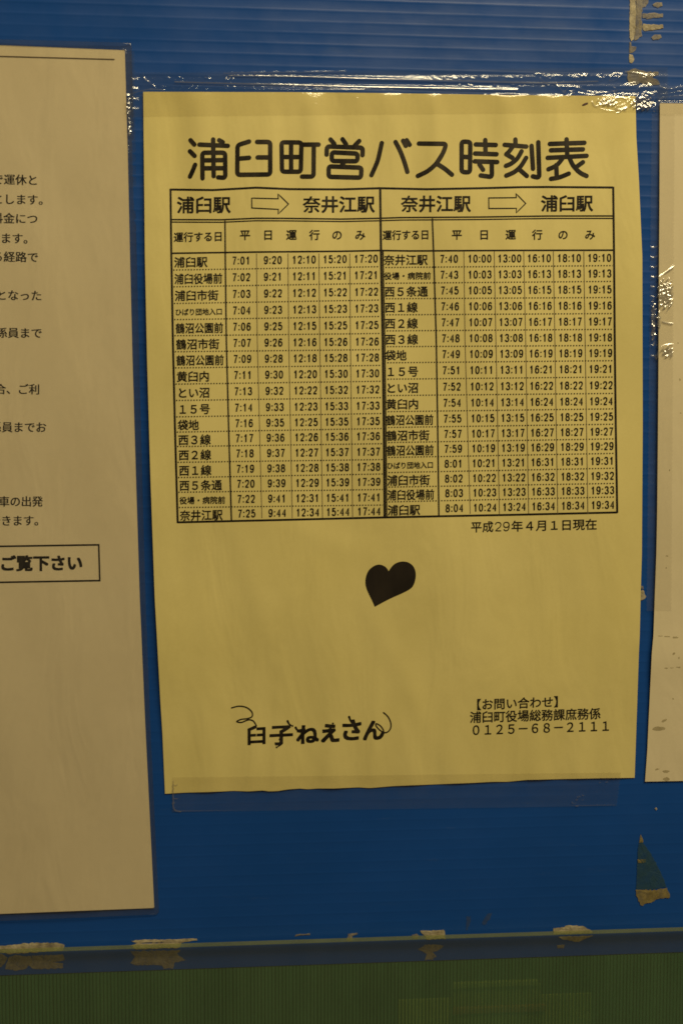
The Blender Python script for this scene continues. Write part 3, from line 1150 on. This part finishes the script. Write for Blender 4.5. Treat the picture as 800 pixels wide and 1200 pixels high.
tv = Tape()
tv.K = .205
tv.ridge([(790, 312), (779, 320), (771, 326), (775, 331), (781, 337), (789, 344)], .2, 1.7)
tv.ridge([(768, 373), (778, 378), (791, 380)], .18, 1.6)
tv.ridge([(768, 420), (774, 408), (784, 404), (790, 405)], .18, 1.7)
tv.ridge([(768, 372), (772, 366), (771, 378), (770, 392)], .2, 1.1)
tv.pucker(779.5, 345, 10.5, 19, .46, 4.4)
tv.squig(772, 788, 330, 360, 9, .15, 1.0, 7)
tv.pucker(782, 412.5, 8.5, 7, .42, 4.0)
tv.pucker(771, 376, 3, 12, .42, 3.6)
tv.pucker(765, 378, 3, 28, .3, 5.8)
yy = 232.0
while yy < 640:
    k_ = 1 if 285 < yy < 420 else .55
    tv.ridge([(762.5, yy), (765, yy + .8), (769, yy - 1)], .17 * k_, 1.3)
    if 330 < yy < 400:
        tv.squig(762, 768, yy - 3, yy + 3, 3, .18, .8, 4)
    yy += 11.55
tv.squig(762, 790, 122, 132, 8, .16, .9, 7)
tape_v = tv.build('clear_tape', [(763, 133), (790, 133), (786, 716), (757, 716)],
                  lambda x, y: (znr(x, y) + .17 if x > interp(NR_L, y) - 1 else lerp(.35, znr(x, y) + .17, exp((x - interp(NR_L, y) + 1) / 2.5))) + .03 * sin(y * .544), .85, M_tapev)
tag(tape_v, 'upright clear tape with crumpled shiny spots on the stained notice edge', 'tape', 'clear tape strips')

tb = Tape()
tb.K = .27
tb.ridge([(203, 915), (202.8, 930), (204, 948), (212, 951)], .14, 1.2)
tb.ridge([(216, 930), (215, 945), (217, 951)], .1, 1.3)
tb.ridge([(240, 944), (262, 940), (300, 933)], .06, 1.2)
tb.squig(668, 682, 930, 945, 12, .16, .8, 4)
tb.squig(700, 722, 912, 918, 7, .14, .8, 5)
tb.squig(203, 206, 914, 950, 9, .14, .8, 4)
tb.ridge([(205, 950.4), (300, 949.6), (420, 948)], .12, .8)
tb.ridge([(560, 946.2), (640, 945), (720, 943)], .12, .8)
tb.squig(650, 720, 912, 940, 10, .06, .9, 10)
tb.squig(220, 640, 932, 950, 14, .05, .9, 12)
tb.ridge([(722, 912), (719, 942)], .1, 1.2)
tb.ridge([(710, 914), (707, 943)], .1, 1.2)


def tbbase(px, py):
    bot = interp(P_BOT, px)
    on = 1 / (1 + exp((py - bot - 1) * .9))
    return lerp(.32 + .05 * sin(py * .54), zposter(px, min(py, 912)) + .16, on)


tape_b = tb.build('clear_tape', [(202, 911), (727, 905), (722, 944.5), (202, 951.8)], tbbase, 1.3, M_tape2)
tag(tape_b, 'dull clear tape strip along the bottom edge of the yellow timetable', 'tape', 'clear tape strips')

tr_ = Tape()
tr_.ridge([(773, 101.8), (778, 104), (790, 104.4), (797, 102), (830, 101)], .2, 1.1)
tr_.ridge([(774, 111), (785, 110), (795, 107.6), (830, 106)], .18, 1.1)
tr_.ridge([(770, 121), (776, 115), (790, 113), (830, 113)], .2, 1.2)
tape_r = tr_.build('clear_tape', [(770, 100), (940, 99), (940, 133), (768, 134)],
                   lambda x, y: .75 + (.62 + .0 if y > 119 else .0) * (1 if x > 772 else 0), .95, M_tape)
tag(tape_r, 'short clear tape piece across the top corner of the right notice', 'tape', 'clear tape strips')
# strip added on the top left laminate edge, folds shaped and whitened for glare
te = Tape()
te.K = .2
te.pucker(150.6, 126, 3.4, 11, .44, 4.2)
te.pucker(152, 150, 1.8, 12, .42, 4.5)
te.ridge([(150.5, 112), (151.5, 125), (150.2, 136)], .26, 1.9)
for q_ in range(9):
    te.ridge([(147.6, 117 + q_ * 2.4), (152.4, 116.0 + q_ * 2.4)], .2, 1.7)
for q_ in range(10):
    te.ridge([(149.6 + q_ * .1, 140 + q_ * 4.4 + random.uniform(-1, 1)), (152 + q_ * .1, 139.4 + q_ * 4.4)], .15, 1.0)
te.squig(149, 154, 138, 190, 12, .10, 1.2, 5)
te.ridge([(150.5, 138), (151.5, 150), (152, 160), (152.5, 172)], .12, 1.0)
te.build('laminate_glare', [(147.4, 60), (157.6, 60), (159.8, 220), (151.0, 220)], lambda x, y: zlam(x, y) + .12, .9, M_tape, notice)


# ------------------------------------------------------------------ residues
def flakes(parent, lst, zf=lambda x, y: .12, th=.12):
    for (name, mt, pts, rough) in lst:
        pts = flake_pts(pts, rough, 2.2)
        cx = sum(p[0] for p in pts) / len(pts)
        cy = sum(p[1] for p in pts) / len(pts)
        V, Fs = [], []
        n = len(pts)
        for (x, y) in pts:
            V.append(P(x, y, zf(x, y) - .1))
        for (x, y) in pts:
            V.append(P(x, y, zf(x, y) + th * .6))
        for (x, y) in pts:
            V.append(P(lerp(cx, x, .6), lerp(cy, y, .6), zf(x, y) + th * random.uniform(.7, 1.5)))
        V.append(P(cx, cy, zf(cx, cy) + th))
        for i in range(n):
            j = (i + 1) % n
            Fs += [(i, j, n + j, n + i), (n + i, n + j, 2 * n + j, 2 * n + i), (2 * n + i, 2 * n + j, 3 * n)]
        mesh_obj(name, V, Fs, mt, parent)


G = 'scraps of old tape left on the board'
rs = thing('tape_residue', 'beige flaking strip of old tape at the top right above the clear tape', 'tape residue', P(745, 30, 0), G)
flakes(rs, [
    ('flake', M_res, [(737.5, -8), (744, -8), (744.6, 20), (744, 34), (742, 46), (739, 48.5), (737, 44), (737.2, 20)], .4),
    ('flake', M_res2, [(744.6, -8), (752, -8), (753, 8), (751, 20), (752, 32), (750, 38), (751.5, 42), (747, 45), (743, 48), (744.6, 34)], .8),
    ('flake', M_res2, [(752.6, -6), (758, -6), (759.5, 4), (755.5, 8), (752.6, 9)], .5),
    ('flake', M_res2, [(764, 5), (769, 2), (775, 3), (776, 7), (770, 9), (765.5, 7.6)], .4),
    ('flake', M_res2, [(752.4, 15), (760, 15.5), (766, 15), (776, 16), (776, 20), (768, 20.5), (758, 22), (752.4, 21)], .6),
    ('flake', M_res, [(752.6, 28), (765, 28.6), (776, 29), (777, 33), (770, 34.5), (756, 36), (752.6, 35)], .5),
    ('flake', M_res2, [(762.5, 44), (767, 40.4), (773, 40.4), (775, 43.5), (771, 46), (765, 46.5)], .4),
    ('flake', M_res2, [(736.8, 49), (738.6, 49), (739.4, 54), (745, 55), (744.6, 58), (740.4, 62), (737, 62)], .3),
    ('flake', M_res, [(736.5, 63.4), (741, 64), (743, 70), (740, 74), (737, 73)], .4),
    ('flake', M_res2, [(734, 83), (744, 80.6), (752, 83), (760, 84), (771, 84.6), (772, 87), (764, 90), (772, 95), (772, 99), (760, 100), (750, 96.4), (745, 99), (736, 98)], .8)])
r1 = thing('tape_residue', 'widest beige tape scrap on the green sheet edge, at the far left bottom', 'tape residue', P(40, 1115, 0), G)
flakes(r1, [('flake', M_res, [(-6, 1109), (12, 1107.5), (25, 1106), (45, 1104.5), (70, 1105), (77, 1108), (74, 1113.6), (40, 1116), (10, 1118), (-6, 1114)], .7),
            ('flake', M_res2, [(-6, 1117), (2, 1118), (10, 1122), (6, 1130), (-6, 1136)], .7),
            ('flake', M_res2, [(11, 1121), (20, 1119), (36, 1121), (38, 1128), (30, 1136), (18, 1137), (6, 1136)], .9),
            ('flake', M_res2, [(38, 1120), (74, 1118.5), (76, 1125), (60, 1128), (75, 1129.6), (74, 1134.6), (40, 1136), (34, 1132)], .8)])
r2 = thing('tape_residue', 'ragged beige tape scrap with a long thin tip, below the corner of the left notice', 'tape residue', P(190, 1110, 0), G)
flakes(r2, [('flake', M_res, [(153, 1108), (160, 1105.4), (214, 1104.6), (210, 1110.6), (160, 1112.6)], .6),
            ('flake', M_res, [(154, 1102.6), (165, 1101), (200, 1101), (231, 1099.5), (231.5, 1102), (215, 1104), (160, 1104.8)], .5),
            ('flake', M_res2, [(153, 1114.6), (212, 1113.5), (208, 1119), (218, 1124.6), (205, 1128), (203, 1134.6), (192, 1135.4), (190, 1130.6), (160, 1131), (153, 1129), (158, 1122)], .9)])
r3 = thing('tape_residue', 'smallest pale sliver of tape between the wide scrap and the hooked scrap', 'tape residue', P(354, 1096, 0), G)
flakes(r3, [('sliver', M_res2, [(345, 1097.6), (347, 1094.6), (363, 1094), (363, 1095.6), (350, 1096)], .35)])
r4 = thing('tape_residue', 'hook shaped scrap of tape on the sheet edge below the middle of the poster', 'tape residue', P(412, 1098, 0), G)
flakes(r4, [('sliver', M_res2, [(406, 1102), (408, 1094.4), (419, 1093), (419.4, 1095), (413, 1096), (412, 1102.4)], .35)])
r5 = thing('tape_residue', 'small pale tape scrap with a round crumb beside it on the sheet edge', 'tape residue', P(505, 1100, 0), G)
flakes(r5, [('crumb', M_res2, [(482, 1096), (488, 1094), (491, 1096), (489, 1100), (484, 1100)], .3),
            ('flake', M_res, [(492, 1090), (505, 1090.5), (521, 1090), (521.4, 1100), (500, 1101), (495, 1094)], .7),
            ('flake', M_res2, [(490, 1113), (498, 1106.6), (520, 1107.6), (515, 1113), (506, 1116), (511, 1121), (507, 1124.6), (497, 1125), (500, 1117.6)], .8)])
r6 = thing('tape_residue', 'mound shaped pale tape scrap on the sheet edge, rightmost of its row', 'tape residue', P(672, 1092, 0), G)
flakes(r6, [('flake', M_res, [(648, 1094.6), (648.4, 1088), (660, 1086.5), (664, 1084.5), (682, 1085), (690, 1089), (694, 1092), (690, 1093.6)], .5),
            ('flake', M_res, [(654, 1097.6), (695, 1096.6), (685, 1100), (678, 1104), (660, 1101)], .5),
            ('crumb', M_res2, [(652, 1108), (661, 1107), (660, 1111), (653, 1111)], .4)])
r7 = thing('torn_tape', 'torn triangular tape scrap with ochre lower edge at the bottom right', 'torn tape', P(762, 1030, 0), G)
flakes(r7, [('film', M_film, [(750.4, 985), (754, 989), (760, 997), (766, 1007), (775, 1025), (780.4, 1039.6), (765, 1042), (745, 1042.4), (746, 1015), (747, 992)], .4),
            ('tip', M_ochre, [(750, 977.6), (752, 982), (753.4, 987), (748, 988)], .3),
            ('gum_band', M_ochre, [(745, 1043), (766, 1043), (781, 1040.4), (784.6, 1052), (771, 1053), (766, 1056), (757, 1059), (751, 1062), (748, 1056), (745, 1050)], .8),
            ('gum_band', M_ochre, [(746.6, 1007), (756, 1007), (756.6, 1010.6), (747, 1011.4)], .4)], lambda x, y: .2)
e1 = thing('paper_scrap', 'tiny whitish paper scrap poking out behind the right edge of the timetable', 'paper scrap', P(752, 698, 0), G)
flakes(e1, [('crumb', M_res, [(749, 693), (753, 691), (755, 696), (757, 699), (753, 703), (749, 704)], .4),
            ('sliver', M_res2, [(749, 686), (753, 687), (753.4, 690.4), (751, 690)], .3)], lambda x, y: .3)
e2 = thing('dead_insect', 'tiny dark brown insect like speck near the top right corner of the timetable', 'insect', P(685, 122, zposter(685, 122)))
flakes(e2, [('body', plain('brown_insect', (.05, .012, .006), (.09, .02, .01)), [(681.6, 122.6), (684, 120.8), (688.4, 120), (688.6, 121.8), (685, 123.6), (682, 123.9)], .2)],
       lambda x, y: zposter(x, y) + .03, .1)

e3 = thing('paper_scrap', 'tiny white speck on the blue board below the stained notice', 'paper scrap', P(768, 948, 0), G)
flakes(e3, [('crumb', M_res, [(766.6, 947), (768.6, 946), (769.8, 948), (768.4, 949.6)], .2)], lambda x, y: .2)
e4 = thing('tape_residue', 'faint scuffed glue streaks on the board above the sheet edge', 'tape residue', P(565, 1080, 0), G)
M_faint = mat('faint_glue', resid_m((.06, .09, .12), (.12, .14, .15), .35))
flakes(e4, [('streak', M_faint, [(547, 1074), (552, 1073), (551, 1080), (548, 1090), (545, 1089)], .9),
            ('streak', M_faint, [(570, 1071), (577, 1070), (573, 1077), (568, 1084), (564, 1083)], .9)], lambda x, y: .12, .03)

# ------------------------------------------------------------------ green translucent twin-wall sheet in front of the board's foot
def green(name, tint, dcol, fac, rough, glos):
    def b(N, L):
        tr = N('BsdfTransparent')
        tr.inputs[0].default_value = (*tint, 1)
        df = N('BsdfDiffuse')
        f = noise(N, L, 30, 5, .65, (1.5, 1, .5))
        L(ramp(N, L, f, [(.3, tuple(c * .8 for c in dcol)), (.7, tuple(c * 1.15 for c in dcol))]), df.inputs[0])
        gl = N('BsdfGlossy')
        gl.inputs['Roughness'].default_value = rough
        m1, m2 = N('MixShader'), N('MixShader')
        m1.inputs[0].default_value = fac
        L(tr.outputs[0], m1.inputs[1])
        L(df.outputs[0], m1.inputs[2])
        L(schlick(N, L, None, .04, glos), m2.inputs[0])
        L(m1.outputs[0], m2.inputs[1])
        L(gl.outputs[0], m2.inputs[2])
        return m2.outputs[0]
    return mat(name, b)


M_guard = green('clear_guard_plastic', (.94, .94, .90), (.28, .27, .18), .06, .12, 1.0)
M_gedge = green('olive_cut_edge', (.95, .96, .85), (.29, .31, .10), .24, .3, .5)
M_gfront = green('green_ribbed_skin', (.90, .93, .76), (.27, .74, .42), .15, .32, .5)
M_grib = green('green_rib', (.62, .70, .48), (.07, .17, .07), .3, .4, .3)
EDGE_F, EDGE_R = 5.2, 2.0


def pl(p):          # photo point to board mm
    w = P(*p)
    return w[0] * 1000, (w[2] - ZC) * 1000


GX0, GX1, GB = -330, 400, -420


def line_y(p, q):
    (xa, ya), (xb, yb) = pl(p), pl(q)
    return lambda x: ya + (yb - ya) / (xb - xa) * (x - xa)


def slab(name, top_y, z, th, mt, parent):
    V, Fs = [], []
    n = 60
    for zz in (z, z - th):
        for i in range(n + 1):
            x = lerp(GX0, GX1, i / n)
            V += [W(x, top_y(x), zz), W(x, GB, zz)]
    m_ = 2 * (n + 1)
    for i in range(n):
        a = 2 * i
        Fs += [(a, a + 1, a + 3, a + 2), (m_ + a, m_ + a + 2, m_ + a + 3, m_ + a + 1), (a, a + 2, m_ + a + 2, m_ + a), (a + 1, m_ + a + 1, m_ + a + 3, a + 3)]
    return mesh_obj(name, V, Fs, mt, parent)


GY = line_y((0, 1117.2, EDGE_F), (800, 1091, EDGE_F))
guard = thing('clear_guard_sheet', 'clear plastic sheet with an olive cut edge over the foot of the blue board', 'plastic sheet', P(400, 1106, 4))
slab('clear_pane', GY, EDGE_F, EDGE_F - EDGE_R, M_guard, guard)
V, Fs = [], []
n = 60
for i in range(n + 1):
    x = lerp(GX0, GX1, i / n)
    y_ = GY(x) + .02
    V += [W(x, y_, EDGE_F + .04), W(x, y_, EDGE_R - .04), W(x, y_ + .25, EDGE_R - .04), W(x, y_ + .25, EDGE_F + .04)]
for i in range(n):
    a = 4 * i
    for k in range(4):
        Fs.append((a + k, a + (k + 1) % 4, a + 4 + (k + 1) % 4, a + 4 + k))
mesh_obj('cut_edge', V, Fs, M_gedge, guard)

ZG = -.3
GG = lambda x: -229.25
gs = thing('green_ribbed_sheet', 'dark green ribbed plastic sheet along the bottom, below the blue board', 'plastic sheet', P(400, 1160, 0))
slab('front_skin', GG, ZG, .16, M_gfront, gs)
V, Fs = [], []
x = GX0
while x < GX1:
    w = .28 + random.uniform(0, .2)
    b0 = len(V)
    for xx in (x, x + w):
        for yy, zz in ((GG(x) - .3, ZG + .03), (GG(x) - .3, ZG - 2.6), (GB, ZG - 2.6), (GB, ZG + .03)):
            V.append(W(xx, yy, zz))
    Fs += [(b0, b0 + 1, b0 + 2, b0 + 3), (b0 + 7, b0 + 6, b0 + 5, b0 + 4), (b0, b0 + 4, b0 + 5, b0 + 1), (b0 + 3, b0 + 2, b0 + 6, b0 + 7),
           (b0, b0 + 3, b0 + 7, b0 + 4), (b0 + 1, b0 + 5, b0 + 6, b0 + 2)]
    x += 1.56 + random.uniform(-.03, .03)
o = mesh_obj('rib', V, Fs, M_grib, gs)
o['kind'] = 'stuff'

# things dimly seen through the green sheet
M_card = plain('yellowish_card', (.80, .70, .28), (.86, .76, .32))
M_card2 = plain('grey_card', (.48, .45, .18), (.56, .52, .22))
M_rim = plain('brown_plastic', (.92, .34, .12), (.95, .40, .16), 30, .35)
ZC1 = -45


def pbox(name, x0, y0, x1, y1, z0, z1, mt, parent=None, bev=0):
    a = pl((x0, y0, z1))
    b = pl((x1, y1, z1))
    return box(name, a[0], b[0], b[1], a[1], z0, z1, mt, parent, bev)


card = pbox('yellow_card', 466, 1172, 690, 1330, -9, -8, M_card, None, 1)
tag(card, 'yellowish card seen dimly behind the green sheet at the bottom', 'card')
bx = thing('storage_box', 'dim square box outline behind the green sheet above the brown rim', 'box', W(*pl((580, 1160, -55)), -55))
pbox('box_body', 529, 1156, 631, 1330, -7.8, -6.2, M_card2, bx, 2)
pbox('box_lip', 530, 1152.5, 630, 1155.5, -6.0, -4.2, M_card, bx, .5)
ty = thing('brown_tray', 'brown rimmed plastic container behind the green sheet at the bottom edge', 'container', W(*pl((585, 1190, -30)), -30))
pbox('rim', 530, 1181.5, 640, 1186, -4.9, -3.1, M_rim, ty, 1.2)
pbox('body', 533, 1186.6, 634, 1330, -6.0, -5.0, M_card2, ty, 1.5)
